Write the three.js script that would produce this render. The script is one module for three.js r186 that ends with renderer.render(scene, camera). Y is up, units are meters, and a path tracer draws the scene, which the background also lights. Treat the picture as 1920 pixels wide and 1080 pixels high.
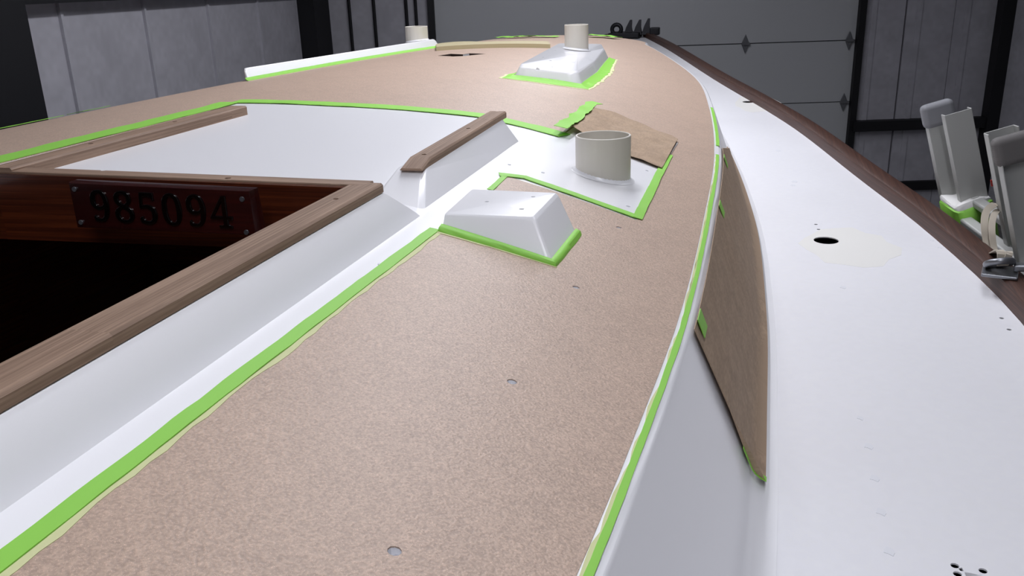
import * as THREE from 'three';
import { mergeGeometries, toCreasedNormals } from 'three/addons/utils/BufferGeometryUtils.js';
import { RoundedBoxGeometry } from 'three/addons/geometries/RoundedBoxGeometry.js';
import { RectAreaLightUniformsLib } from 'three/addons/lights/RectAreaLightUniformsLib.js';
import { FontLoader } from 'three/addons/loaders/FontLoader.js';
import { TextGeometry } from 'three/addons/geometries/TextGeometry.js';
import { Brush, Evaluator, SUBTRACTION } from 'three-bvh-csg';

// ---------------------------------------------------------------- camera, light, exposure
// boat frame: x to starboard, y up, z aft (s = -z is the distance forward); the shop floor is y = 0
const CAMY = 2.70, F = 1650;
const scene = new THREE.Scene();
scene.background = new THREE.Color(0x000000);
const rad = THREE.MathUtils.degToRad;
const ROLL = rad(1.87), PITCH = rad(19.33), YAW = rad(15.87);
const V = (x, y, z) => new THREE.Vector3(x, y, z);
const fwd = V(-Math.sin(YAW) * Math.cos(PITCH), -Math.sin(PITCH), -Math.cos(YAW) * Math.cos(PITCH));
const right0 = V(Math.cos(YAW), 0, -Math.sin(YAW));
const up0 = right0.clone().cross(fwd);
const up = right0.clone().multiplyScalar(Math.sin(ROLL)).addScaledVector(up0, Math.cos(ROLL));
const right = fwd.clone().cross(up);
const camera = new THREE.PerspectiveCamera(2 * Math.atan(540 / F) * 180 / Math.PI, 16 / 9, 0.05, 100);
camera.position.set(0, CAMY, 0);
camera.quaternion.setFromRotationMatrix(new THREE.Matrix4().makeBasis(right, up, fwd.clone().negate()));
const renderer = new THREE.WebGLRenderer({ antialias: true });
renderer.toneMapping = THREE.LinearToneMapping;
renderer.toneMappingExposure = 1.4;
renderer.shadowMap.enabled = true;
RectAreaLightUniformsLib.init();
// hanging shop lights: [x, y, s, length, intensity]
const LIGHTS = [
  [0.05, 4.35, -0.6, 2.4, 17],
  [-0.85, 4.35, 3.4, 2.4, 24],
  [-1.2, 4.35, 5.9, 2.4, 18],
  [0.25, 4.35, 2.6, 2.4, 7],
];

// ---------------------------------------------------------------- helpers
const fh = V(-Math.sin(YAW), 0, -Math.cos(YAW));
const ray = (px, py) => fwd.clone().addScaledVector(right, (px - 960) / F).addScaledVector(up, (540 - py) / F);
const XC = -1.26;
const roofH = (X, s) => 0.283 + 0.117 * (X - XC) ** 2 + 0.0045 * Math.max(0, s - 2) ** 2;   // depth of the roof below the lens
const roofY = (X, s) => CAMY - roofH(X, s);
const deckH = s => 0.78 - 0.022 * s;
const deckY = (X, s) => CAMY - deckH(s);
function hitH(px, py, fn) {           // first point along the pixel's ray that lies on a height field
  const d = ray(px, py); let best = null, bc = 9;
  for (let t = 0.25; t < 14; t += 0.002) {
    const X = d.x * t, y = d.y * t, s = -d.z * t, c = y + fn(X, s);
    if (c < 0) return [X, s];
    if (c < bc) { bc = c; best = [X, s]; }
  }
  return best;
}
const onRoof = (px, py, dh = 0) => hitH(px, py, (X, s) => roofH(X, s) - dh);
const onDeck = (px, py) => hitH(px, py, (X, s) => deckH(s));
const onH = (px, py, h) => { const d = ray(px, py), t = -h / d.y; return [d.x * t, -d.z * t]; };
const onPlane = (px, py, p, n) => { const d = ray(px, py); const q = p.clone(); q.y -= CAMY; return d.multiplyScalar(q.dot(n) / d.dot(n)).add(V(0, CAMY, 0)); };
const room = (u, y, v) => right0.clone().multiplyScalar(u).addScaledVector(fh, v).setY(y);
function rng(seed) { let a = seed >>> 0; return () => { a = (a + 0x6D2B79F5) >>> 0; let t = a; t = Math.imul(t ^ (t >>> 15), t | 1); t ^= t + Math.imul(t ^ (t >>> 7), t | 61); return ((t ^ (t >>> 14)) >>> 0) / 4294967296; }; }
const lerp = (a, b, t) => a + (b - a) * t, clamp = (x, a, b) => Math.min(b, Math.max(a, x));
// tileable value noise
function noiseTile(n, seed) { const r = rng(seed), g = new Float32Array(n * n).map(() => r()); return (x, y) => { x *= n; y *= n; const xi = Math.floor(x), yi = Math.floor(y); let fx = x - xi, fy = y - yi; fx = fx * fx * (3 - 2 * fx); fy = fy * fy * (3 - 2 * fy); const q = (a, b) => g[((b % n + n) % n) * n + ((a % n + n) % n)]; return lerp(lerp(q(xi, yi), q(xi + 1, yi), fx), lerp(q(xi, yi + 1), q(xi + 1, yi + 1), fx), fy); }; }
function tex(w, h, fn, srgb, size) {
  const d = new Uint8Array(w * h * 4);
  for (let j = 0; j < h; j++) for (let i = 0; i < w; i++) { const c = fn(i / w, j / h, i, j); const o = (j * w + i) * 4; d[o] = clamp(c[0], 0, 1) * 255; d[o + 1] = clamp(c[1], 0, 1) * 255; d[o + 2] = clamp(c[2], 0, 1) * 255; d[o + 3] = 255; }
  const t = new THREE.DataTexture(d, w, h, THREE.RGBAFormat); t.wrapS = t.wrapT = THREE.RepeatWrapping; t.magFilter = THREE.LinearFilter; t.minFilter = THREE.LinearMipmapLinearFilter; t.generateMipmaps = true;
  if (srgb) t.colorSpace = THREE.SRGBColorSpace; t.repeat.set(1 / size[0], 1 / size[1]); t.needsUpdate = true; return t;
}
const std = o => new THREE.MeshPhysicalMaterial(o);
const used = {};
const numbered = n => { used[n] = (used[n] ?? -1) + 1; return used[n] ? `${n}_${String(used[n]).padStart(3, '0')}` : n; };
const ZERO = V(0, 0, 0);
function thing(name, label, category, pivot, group) {
  const o = new THREE.Group(); o.name = numbered(name); o.position.copy(pivot); o.userData = { label, category }; if (group) o.userData.group = group;
  o.pivot = pivot.clone(); scene.add(o); return o;
}
function part(name, geo, mat, parent, label) {      // geometry comes in world coordinates
  let p = parent; while (p && !p.pivot) p = p.parent;
  const g = geo.clone(); if (p) g.translate(-p.pivot.x, -p.pivot.y, -p.pivot.z);
  const m = new THREE.Mesh(g, mat); m.name = name; m.castShadow = m.receiveShadow = true; parent.add(m); if (label) m.userData.label = label; return m;
}
function solo(name, geo, mat, label, category, group) {   // a thing that is one mesh, its pivot at its base
  geo.computeBoundingBox(); const b = geo.boundingBox, c = V((b.min.x + b.max.x) / 2, b.min.y, (b.min.z + b.max.z) / 2);
  const g = geo.clone().translate(-c.x, -c.y, -c.z);
  const m = new THREE.Mesh(g, mat); m.name = numbered(name); m.position.copy(c); m.pivot = c; m.castShadow = m.receiveShadow = true;
  m.userData = { label, category }; if (group) m.userData.group = group; scene.add(m); return m;
}
function struct(name, label) { const o = new THREE.Group(); o.name = name; o.userData = { kind: 'structure', label, category: name.split('_')[0] }; o.pivot = ZERO; scene.add(o); return o; }
function fixWinding(g) {            // outward faces
  const p = g.attributes.position; let v = 0; const a = V(), b = V(), c = V();
  for (let i = 0; i < p.count; i += 3) { a.fromBufferAttribute(p, i); b.fromBufferAttribute(p, i + 1); c.fromBufferAttribute(p, i + 2); v += a.dot(b.cross(c)); }
  if (v < 0) for (let i = 0; i < p.count; i += 3) for (const at of Object.values(g.attributes)) for (let k = 0; k < at.itemSize; k++) { const t = at.array[(i + 1) * at.itemSize + k]; at.array[(i + 1) * at.itemSize + k] = at.array[(i + 2) * at.itemSize + k]; at.array[(i + 2) * at.itemSize + k] = t; }
  return g;
}
function uvBox(g, alongX) {           // uv in metres, the first coordinate along the boat (or across it)
  if (!g.attributes.normal) g.computeVertexNormals();
  const p = g.attributes.position, n = g.attributes.normal, uv = new Float32Array(p.count * 2);
  for (let i = 0; i < p.count; i++) { const x = p.getX(i), y = p.getY(i), z = p.getZ(i), nx = Math.abs(n.getX(i)), ny = Math.abs(n.getY(i)), nz = Math.abs(n.getZ(i)); let a, b; if (nx > ny && nx > nz) [a, b] = [z, y]; else if (ny > nz) [a, b] = alongX ? [x, z] : [z, x]; else [a, b] = [x, y]; uv[i * 2] = a; uv[i * 2 + 1] = b; }
  g.setAttribute('uv', new THREE.BufferAttribute(uv, 2)); return g;
}
function finish(pos, crease = 0.6, alongX) { let g = new THREE.BufferGeometry(); g.setAttribute('position', new THREE.BufferAttribute(new Float32Array(pos), 3)); fixWinding(g); g = toCreasedNormals(g, crease); return uvBox(g, alongX); }
function loft(rings, { closed = true, caps = true, crease = 0.6, alongX = false } = {}) {
  const pos = [], T = (a, b, c) => pos.push(a.x, a.y, a.z, b.x, b.y, b.z, c.x, c.y, c.z);
  const n = rings[0].length, m = closed ? n : n - 1;
  for (let i = 0; i + 1 < rings.length; i++) for (let j = 0; j < m; j++) { const a = rings[i][j], b = rings[i][(j + 1) % n], c = rings[i + 1][(j + 1) % n], d = rings[i + 1][j]; T(a, c, b); T(a, d, c); }
  if (closed && caps) for (const [r, f] of [[rings[0], 1], [rings[rings.length - 1], -1]]) { const c = V(0, 0, 0); r.forEach(q => c.add(q)); c.divideScalar(n); for (let j = 0; j < n; j++) { const a = r[j], b = r[(j + 1) % n]; f > 0 ? T(c, a, b) : T(c, b, a); } }
  return finish(pos, crease, alongX);
}
function roundPoly(P, r, k = 5) {     // rounds the corners of a closed polygon of Vector3
  const out = [], n = P.length;
  for (let i = 0; i < n; i++) { const a = P[(i + n - 1) % n], b = P[i], c = P[(i + 1) % n]; const ra = Math.min(r, a.distanceTo(b) * 0.45), rc = Math.min(r, c.distanceTo(b) * 0.45); const p = b.clone().lerp(a, ra / a.distanceTo(b)), q = b.clone().lerp(c, rc / c.distanceTo(b)); for (let j = 0; j <= k; j++) { const t = j / k; out.push(p.clone().multiplyScalar((1 - t) ** 2).addScaledVector(b, 2 * t * (1 - t)).addScaledVector(q, t * t)); } }
  return out;
}
function frustum(base, top, bevel, r, crease = 0.5) {       // moulded block with rounded corners and a rounded upper edge
  const B = roundPoly(base, r), Tp = roundPoly(top, r * 0.8), c = V(0, 0, 0); Tp.forEach(p => c.add(p)); c.divideScalar(Tp.length);
  const H = Math.max(0.01, base[0].distanceTo(top[0])), rings = [];
  const ring = (t, inset) => B.map((b, i) => { const p = b.clone().lerp(Tp[i], t), q = V(c.x - p.x, 0, c.z - p.z), l = q.length() || 1; return p.addScaledVector(q, inset / l); });
  rings.push(ring(0, 0)); const K = 5;
  for (let j = 0; j <= K; j++) { const a = j / K * Math.PI / 2; rings.push(ring(1 - bevel / H * (1 - Math.sin(a)), bevel * (1 - Math.cos(a)))); }
  return loft(rings, { crease });
}
const evaluator = new Evaluator(); evaluator.attributes = ['position', 'normal', 'uv'];
function drill(geo, holes) {          // holes: [point, radius, depth, direction]
  let a = new Brush(geo); a.updateMatrixWorld();
  for (const [p, r, d, dir = V(0, 1, 0)] of holes) { const c = new THREE.CylinderGeometry(r, r, d * 2, 14); const b = new Brush(c); b.position.copy(p); b.quaternion.setFromUnitVectors(V(0, 1, 0), dir.clone().normalize()); b.updateMatrixWorld(); a = evaluator.evaluate(a, b, SUBTRACTION); a.updateMatrixWorld(); }
  return a.geometry;
}
function densify(P, L) { const o = []; for (let i = 0; i < P.length; i++) { const a = P[i], b = P[(i + 1) % P.length], n = Math.max(1, Math.ceil(Math.hypot(b[0] - a[0], b[1] - a[1]) / L)); for (let j = 0; j < n; j++) o.push([lerp(a[0], b[0], j / n), lerp(a[1], b[1], j / n)]); } return o; }
function patch(outline, holes, top, th, L = 0.08) {        // slab that follows a height field; outline in (x, s)
  let C = densify(outline, L).map(p => new THREE.Vector2(p[0], p[1])); let Hs = holes.map(h => densify(h, L).map(p => new THREE.Vector2(p[0], p[1])));
  if (THREE.ShapeUtils.isClockWise(C)) C.reverse(); Hs.forEach(h => { if (!THREE.ShapeUtils.isClockWise(h)) h.reverse(); });
  const pts = [...C, ...Hs.flat()].map(v => [v.x, v.y]); let tris = THREE.ShapeUtils.triangulateShape(C, Hs).map(t => [...t]);
  const mid = new Map(), LL = L * 1.05;
  const out = []; while (tris.length) { const t = tris.pop(); let bi = -1, bl = LL; for (let k = 0; k < 3; k++) { const a = pts[t[k]], b = pts[t[(k + 1) % 3]], l = Math.hypot(a[0] - b[0], a[1] - b[1]); if (l > bl) { bl = l; bi = k; } } if (bi < 0) { out.push(t); continue; } const a = t[bi], b = t[(bi + 1) % 3], c = t[(bi + 2) % 3], key = a < b ? a + '_' + b : b + '_' + a; let m = mid.get(key); if (m === undefined) { m = pts.length; pts.push([(pts[a][0] + pts[b][0]) / 2, (pts[a][1] + pts[b][1]) / 2]); mid.set(key, m); } tris.push([a, m, c], [m, b, c]); }
  const mk = (off, flip) => { const g = new THREE.BufferGeometry(); const pos = [], uv = []; for (const p of pts) { pos.push(p[0], top(p[0], p[1]) + off, -p[1]); uv.push(p[1], p[0]); } const idx = []; for (const t of out) flip ? idx.push(t[0], t[2], t[1]) : idx.push(t[0], t[1], t[2]); g.setAttribute('position', new THREE.Float32BufferAttribute(pos, 3)); g.setAttribute('uv', new THREE.Float32BufferAttribute(uv, 2)); g.setIndex(idx); g.computeVertexNormals(); return g.toNonIndexed(); };
  const side = []; const suv = []; for (const R of [C, ...Hs]) for (let i = 0; i < R.length; i++) { const a = R[i], b = R[(i + 1) % R.length]; const ya = top(a.x, a.y), yb = top(b.x, b.y); const A = [a.x, ya, -a.y], B = [b.x, yb, -b.y], A2 = [a.x, ya - th, -a.y], B2 = [b.x, yb - th, -b.y]; side.push(...A, ...B2, ...B, ...A, ...A2, ...B2); suv.push(a.y, a.x, b.y, b.x, b.y, b.x, a.y, a.x, a.y, a.x, b.y, b.x); }
  const sg = new THREE.BufferGeometry(); sg.setAttribute('position', new THREE.Float32BufferAttribute(side, 3)); sg.setAttribute('uv', new THREE.Float32BufferAttribute(suv, 2)); sg.computeVertexNormals();
  return mergeGeometries([mk(0, false), mk(-th, true), sg]);
}
const circle = (x, s, r, n = 14) => Array.from({ length: n }, (_, i) => [x + r * Math.cos(i / n * 6.2832), s + r * Math.sin(i / n * 6.2832)]);
function resample(path, step) { const o = []; for (let i = 0; i + 1 < path.length; i++) { const a = path[i], b = path[i + 1], n = Math.max(1, Math.round(Math.hypot(b[0] - a[0], b[1] - a[1]) / step)); for (let j = 0; j < n; j++) o.push([lerp(a[0], b[0], j / n), lerp(a[1], b[1], j / n)]); } o.push(path[path.length - 1]); return o; }
function stripPoly(path, wl, wr, jl = 0, jr = 0, seed = 1, step = 0.02) {   // ribbon outline: wl to the port side of travel, wr to the other
  const P = resample(path, step), r = rng(seed), l = [], q = []; let ja = 0, jb = 0;
  P.forEach((p, i) => { const a = P[Math.max(0, i - 1)], b = P[Math.min(P.length - 1, i + 1)]; let dx = b[0] - a[0], dy = b[1] - a[1]; const m = Math.hypot(dx, dy) || 1; dx /= m; dy /= m; ja = ja * 0.6 + (r() - 0.5) * jl; jb = jb * 0.6 + (r() - 0.5) * jr; l.push([p[0] - dy * (wl + ja), p[1] + dx * (wl + ja)]); q.push([p[0] + dy * (wr + jb), p[1] - dx * (wr + jb)]); });
  return [...l, ...q.reverse()];
}
function interp(path) {               // x as a smooth function of s through measured points [x, s], s rising
  const P = [...path].sort((a, b) => a[1] - b[1]); const n = P.length, m = [];
  for (let i = 0; i < n; i++) { const a = P[Math.max(0, i - 1)], b = P[Math.min(n - 1, i + 1)]; m.push((b[0] - a[0]) / (b[1] - a[1])); }
  return s => { let i = 0; while (i < n - 2 && s > P[i + 1][1]) i++; const a = P[i], b = P[i + 1], h = b[1] - a[1]; if (s <= P[0][1]) return P[0][0] + m[0] * (s - P[0][1]); if (s >= P[n - 1][1]) return P[n - 1][0]; const t = (s - a[1]) / h, t2 = t * t, t3 = t2 * t; return (2 * t3 - 3 * t2 + 1) * a[0] + (t3 - 2 * t2 + t) * h * m[i] + (-2 * t3 + 3 * t2) * b[0] + (t3 - t2) * h * m[i + 1]; };
}
function beam(p0, p1, w, d, wdir, r = 0.002) {   // bar from p0 to p1, w wide along wdir, d thick
  const l = p0.distanceTo(p1), a = p1.clone().sub(p0).normalize(), b = wdir.clone().addScaledVector(a, -wdir.dot(a)).normalize(), c = b.clone().cross(a);
  const g = new RoundedBoxGeometry(w, l, d, 2, Math.min(r, w / 2.1, d / 2.1)); const m = new THREE.Matrix4().makeBasis(b, a, c); m.setPosition(p0.clone().lerp(p1, 0.5)); g.applyMatrix4(m); return g.index ? g.toNonIndexed() : g;
}
function cyl(p0, p1, r0, r1 = r0, n = 16) { const l = p0.distanceTo(p1); const g = new THREE.CylinderGeometry(r1, r0, l, n); g.applyQuaternion(new THREE.Quaternion().setFromUnitVectors(V(0, 1, 0), p1.clone().sub(p0).normalize())); const c = p0.clone().lerp(p1, 0.5); g.translate(c.x, c.y, c.z); return g.toNonIndexed(); }
const R3 = (p, dy = 0) => V(p[0], roofY(p[0], p[1]) + dy, -p[1]);
const D3 = (p, dy = 0) => V(p[0], deckY(p[0], p[1]) + dy, -p[1]);
const W3 = (X, h, s) => V(X, CAMY - h, -s);

// ---------------------------------------------------------------- materials
const n8 = noiseTile(8, 11), n32 = noiseTile(32, 12), n128 = noiseTile(128, 13), n4 = noiseTile(4, 14), n256 = noiseTile(256, 15), n16 = noiseTile(16, 16);
const gr = rng(5);
const grainH = (u, v) => 0.3 * n128(u, v) + 0.7 * n256(u, v);
const nonskidMap = tex(1024, 1024, (u, v) => { const g = grainH(u, v), p = n8(u, v) * 0.5 + n32(u, v) * 0.5; const fleck = gr() > 0.96 ? 0.24 : 0; const k = 0.92 + 0.22 * (g - 0.5) + 0.05 * (p - 0.5) + fleck; return [0.778 * k, 0.677 * k, 0.604 * k]; }, true, [0.4, 0.4]);
const nonskidBump = tex(512, 512, (u, v) => { const g = grainH(u, v); return [g, g, g]; }, false, [0.4, 0.4]);
const woodTex = (c0, c1, seed) => { const a = noiseTile(64, seed), b = noiseTile(16, seed + 1), r = rng(seed + 2); return tex(512, 256, (u, v) => { const w = 0.02 * n4(u, v); const f = 0.5 * a(u * 0.06, v + w) + 0.3 * noiseS(b, u * 0.25, v * 3 + w) + 0.2 * n256(u * 0.15, v); const k = clamp((f - 0.3) * 1.9, 0, 1); return [lerp(c0[0], c1[0], k), lerp(c0[1], c1[1], k), lerp(c0[2], c1[2], k)]; }, true, [0.6, 0.12]); };
const noiseS = (f, u, v) => f(u, v);
const kraftMap = tex(256, 256, (u, v) => { const k = 0.94 + 0.1 * (n128(u * 0.3, v) - 0.5) + 0.08 * (n16(u, v) - 0.5); return [0.70 * k, 0.60 * k, 0.50 * k]; }, true, [0.3, 0.3]);
const gelMap = tex(512, 512, (u, v) => { const k = 0.965 + 0.022 * (n4(u, v) - 0.5) + 0.018 * (n8(u, v) - 0.5) + 0.008 * (n128(u, v) - 0.5); return [0.93 * k, 0.93 * k, 0.945 * k]; }, true, [1.6, 1.6]);
const steelMap = tex(256, 256, (u, v) => { const k = 1 + 0.07 * (n8(u, v) - 0.5) + 0.05 * (n32(u, v) - 0.5); return [0.765 * k, 0.76 * k, 0.79 * k]; }, true, [1.2, 1.2]);
const concMap = tex(256, 256, (u, v) => { const k = 1 + 0.2 * (n8(u, v) - 0.5) + 0.1 * (n64c(u, v) - 0.5); return [0.5 * k, 0.5 * k, 0.49 * k]; }, true, [2, 2]);
function n64c(u, v) { return n32(u * 2, v * 2); }
const M = {
  white: std({ color: 0xf5f5f8, roughness: 0.3, clearcoat: 0.18, clearcoatRoughness: 0.1 }),
  gloss: std({ color: 0xf5f5f8, roughness: 0.3, clearcoat: 0.6, clearcoatRoughness: 0.05 }),
  deck: std({ map: gelMap, roughness: 0.62 }),
  nonskid: std({ map: nonskidMap, bumpMap: nonskidBump, bumpScale: 0.0004, roughness: 0.5 }),
  tape: std({ color: 0x8fd14f, roughness: 0.6 }),
  tapeFringe: std({ color: 0xd3d6a2, roughness: 0.7 }),
  teak: std({ map: woodTex([0.50, 0.405, 0.335], [0.66, 0.555, 0.475], 41), roughness: 0.7 }),
  caprail: std({ map: woodTex([0.24, 0.15, 0.12], [0.36, 0.24, 0.19], 51), roughness: 0.5 }),
  mahogany: std({ map: woodTex([0.26, 0.11, 0.06], [0.40, 0.19, 0.10], 61), roughness: 0.3, clearcoat: 0.7, clearcoatRoughness: 0.1 }),
  boardWood: std({ map: woodTex([0.17, 0.05, 0.048], [0.25, 0.07, 0.064], 71), roughness: 0.25, clearcoat: 0.9, clearcoatRoughness: 0.08 }),
  digit: std({ color: 0x060505, roughness: 0.2, clearcoat: 0.8 }),
  kraft: std({ map: kraftMap, roughness: 0.8, side: THREE.DoubleSide }),
  masking: std({ color: 0xb9ae8a, roughness: 0.6 }),
  pvc: std({ color: 0xd6d1c6, roughness: 0.35 }),
  alu: std({ color: 0xb4b5b2, roughness: 0.5, metalness: 0.25 }),
  rubber: std({ color: 0x84858a, roughness: 0.6 }),
  dirtyCap: std({ map: tex(128, 128, (u, v) => { const f = n16(u, v) * 0.6 + n32(u, v) * 0.4; return f > 0.62 ? [0.62, 0.61, 0.6] : [0.3, 0.29, 0.29]; }, true, [0.08, 0.08]), roughness: 0.8 }),
  metal: std({ color: 0x8b8d92, roughness: 0.35, metalness: 0.8 }),
  bowMetal: std({ color: 0x2a2a2e, roughness: 0.5, metalness: 0.6 }),
  cloth: std({ color: 0xe9e8e6, roughness: 0.95 }),
  webbing: std({ color: 0xbcb3a4, roughness: 0.9 }),
  filler: std({ color: 0xe0e1e6, roughness: 0.8 }),
  primer: std({ color: 0xe5e4e0, roughness: 0.7 }),
  bore: std({ color: 0x9fa0aa, roughness: 0.7 }),
  darkwood: std({ color: 0x3a2a22, roughness: 0.8 }),
  wall: std({ map: steelMap, roughness: 0.55 }),
  door: std({ color: 0xced0d3, roughness: 0.6 }),
  black: std({ color: 0x15151a, roughness: 0.6 }),
  hinge: std({ color: 0x77787c, roughness: 0.5, metalness: 0.2 }),
  concrete: std({ map: concMap, roughness: 0.8 }),
  ceiling: std({ color: 0x77787c, roughness: 0.8 }),
  glass: std({ color: 0x8c9292, roughness: 0.05, metalness: 0.0 }),
  hull: std({ color: 0x2b3a55, roughness: 0.3 }),
  red: std({ color: 0xb0352c, roughness: 0.5 }),
  fixture: std({ color: 0xdddddd, roughness: 0.5 }),
  tube: std({ color: 0xffffff, emissive: 0xf2f5ff, emissiveIntensity: 4 }),
};

// ---------------------------------------------------------------- the workshop
{
  const VW = 9.8, HW = 4.7, T = 0.12, LC = 0.18;
  const uL = v => -1.96 - LC * (VW - v), uR = v => 5.41 + 0.10 * (VW - v), VB = -4.5;
  const slab = (a, b, y0, y1, th, out) => {     // upright slab between two (u, v) points; its face is the line, its thickness goes outward
    const p0 = room(a[0], 0, a[1]), p1 = room(b[0], 0, b[1]), d = p1.clone().sub(p0), l = d.length(); d.normalize();
    const n = V(-d.z, 0, d.x).multiplyScalar(out); const g = new THREE.BoxGeometry(l, y1 - y0, th);
    g.applyMatrix4(new THREE.Matrix4().makeBasis(d, V(0, 1, 0), d.clone().cross(V(0, 1, 0)))); const c = p0.clone().lerp(p1, 0.5).addScaledVector(n, th / 2); g.translate(c.x, (y0 + y1) / 2, c.z);
    return uvBox(g.toNonIndexed());
  };
  const quadSlab = (pts, y0, y1) => { const r0 = pts.map(p => room(p[0], y0, p[1])), r1 = pts.map(p => room(p[0], y1, p[1])); return loft([r0, r1], { crease: 0.2 }); };
  const plan = [[uL(VW) - 0.3, VW + 0.3], [uR(VW) + 0.3, VW + 0.3], [uR(VB) + 0.3, VB - 0.3], [uL(VB) - 0.3, VB - 0.3]];
  const fl = struct('floor', 'grey concrete workshop floor under the boat'); part('slab', quadSlab(plan, -0.2, 0), M.concrete, fl);
  const ce = struct('ceiling', 'grey metal workshop ceiling'); part('ceiling_sheet', quadSlab(plan, HW, HW + 0.15), M.ceiling, ce);
  // end wall: a sectional door between two stretches of ribbed metal wall
  const we = struct('wall_end', 'grey ribbed metal wall around the big overhead door');
  const du0 = -0.73, du1 = 3.80, dTop = 3.93;
  const sheet = (par, a, b, y0, y1, out, th = 0.04) => part('wall_panel', slab(a, b, y0, y1, th, out), M.wall, par);
  part('backing', slab([uL(VW) - 0.2, VW + 0.05], [du0, VW + 0.05], 0, HW, T, -1), M.black, we);
  part('backing', slab([du1, VW + 0.05], [uR(VW) + 0.2, VW + 0.05], 0, HW, T, -1), M.black, we);
  part('backing', slab([du0 - 0.1, VW + 0.05], [du1 + 0.1, VW + 0.05], dTop, HW, T, -1), M.black, we);
  for (const [a, b] of [[-1.96, -1.645], [-1.635, -1.385], [-1.375, -1.045], [-1.035, du0 - 0.02]]) sheet(we, [a, VW], [b, VW], 0.02, HW - 0.02, -1);
  for (const [a, b] of [[du1 + 0.03, 4.295], [4.315, 4.825], [4.832, 5.38]]) { sheet(we, [a, VW], [b, VW], 0.02, HW - 0.02, -1); part('wall_rib', slab([a + 0.1, VW - 0.012], [a + 0.16, VW - 0.012], 0.02, HW - 0.02, 0.012, -1), M.wall, we); }
  for (const u of [-1.62, -1.36, -1.02, -0.92]) part('conduit', cyl(room(u, 0.05, VW - 0.04), room(u, HW - 0.05, VW - 0.04), 0.016), M.black, we, 'dark conduit running up the wall');
  part('girt', slab([du1 + 0.02, VW - 0.12], [5.42, VW - 0.12], 0.995, 1.105, 0.12, -1), M.black, we, 'black steel girt across the wall');
  part('post', slab([5.27, VW - 0.14], [5.48, VW - 0.14], 0, HW, 0.14, -1), M.black, we, 'black steel corner post');
  part('girt', slab([du1 + 0.02, VW - 0.06], [5.42, VW - 0.06], 0.30, 0.40, 0.06, -1), M.black, we, 'black steel girt across the wall');
  // door
  const dr = struct('door_1', 'grey sectional overhead garage door with strap hinges');
  for (let k = 0; k < 6; k++) part('door_section', slab([du0, VW + 0.01], [du1, VW + 0.01], k * 0.655 + 0.006, (k + 1) * 0.655 - 0.004, 0.05, -1), M.door, dr);
  part('door_backing', slab([du0, VW + 0.045], [du1, VW + 0.045], 0, 3.93, 0.04, -1), M.black, dr);
  const hingeShape = (u, y) => { const g = []; const P = [[0, 0.10], [0.035, 0.02], [0.035, -0.02], [0, -0.10], [-0.035, -0.02], [-0.035, 0.02]]; const A = P.map(p => room(u + p[0], y + p[1], VW - 0.004)), B = P.map(p => room(u + p[0] * 0.8, y + p[1] * 0.9, VW - 0.018)); g.push(loft([A, B], { crease: 0.2 })); g.push(loft([[-0.04, -0.014], [0.04, -0.014], [0.04, 0.014], [-0.04, 0.014]].map(p => p).length ? [[[-0.042, -0.014], [0.042, -0.014], [0.042, 0.014], [-0.042, 0.014]].map(p => room(u + p[0], y + p[1], VW - 0.01)), [[-0.042, -0.012], [0.042, -0.012], [0.042, 0.012], [-0.042, 0.012]].map(p => room(u + p[0], y + p[1], VW - 0.034))] : [], { crease: 0.2 })); return mergeGeometries(g); };
  for (const [u, y] of [[2.6, 1.965], [3.72, 1.965], [3.72, 1.31], [2.6, 1.31], [1.45, 1.965], [0.35, 1.965], [-0.66, 1.965]]) part('hinge', hingeShape(u, y), M.hinge, dr, 'diamond shaped metal strap hinge');
  for (const u of [du0 - 0.03, du1 + 0.02]) part('door_track', slab([u - 0.035, VW - 0.07], [u + 0.035, VW - 0.07], 0, 4.0, 0.07, -1), M.black, dr, 'dark vertical door track');
  // long wall beside the port side of the boat
  const wl = struct('wall_left', 'pale grey ribbed metal side wall between black posts');
  part('backing', slab([uL(VB), VB], [uL(VW), VW], 0, HW, T, -1), M.black, wl);
  const sgn = 1, at = (v, off) => [uL(v) + off, v];
  for (let v = 9.2, k = 0; v > VB; k++) { const v0 = Math.max(VB, v - 0.897); part('wall_panel', slab(at(v0 + 0.006, 0.02), at(v - 0.006, 0.02), 0.02, HW - 0.02, 0.02, -1), M.wall, wl); part('wall_rib', slab(at(v0 - 0.012, 0.042), at(v0 + 0.012, 0.042), 0.02, HW - 0.02, 0.022, -1), M.wall, wl); v = v0; }
  part('wall_panel', slab(at(9.206, 0.02), at(VW, 0.02), 0.02, HW - 0.02, 0.02, -1), M.wall, wl);
  for (const v of [4.88, 9.38, 0.6]) part('post', slab(at(v - 0.2, 0.2), at(v + 0.2, 0.2), 0, HW, 0.18, -1), M.black, wl, 'black steel wall post');
  part('beam', slab(at(VB, 0.16), at(VW, 0.16), 2.65, 2.92, 0.14, -1), M.black, wl, 'black steel beam along the wall');
  const wr = struct('wall_right', 'grey metal side wall beyond the corner post');
  part('backing', slab([uR(VW), VW], [uR(VB), VB], 0, HW, T, -1), M.black, wr);
  for (let v = VW; v > VB; v -= 0.95) part('wall_panel', slab([uR(v) - 0.02, v], [uR(Math.max(VB, v - 0.94)) - 0.02, Math.max(VB, v - 0.94)], 0.02, HW - 0.02, 0.02, -1), M.wall, wr);
  const wb = struct('wall_back', 'grey metal wall behind the cockpit'); part('wall_panel', slab([uR(VB) + 0.2, VB], [uL(VB) - 0.2, VB], 0, HW, T, -1), M.wall, wb);
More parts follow.
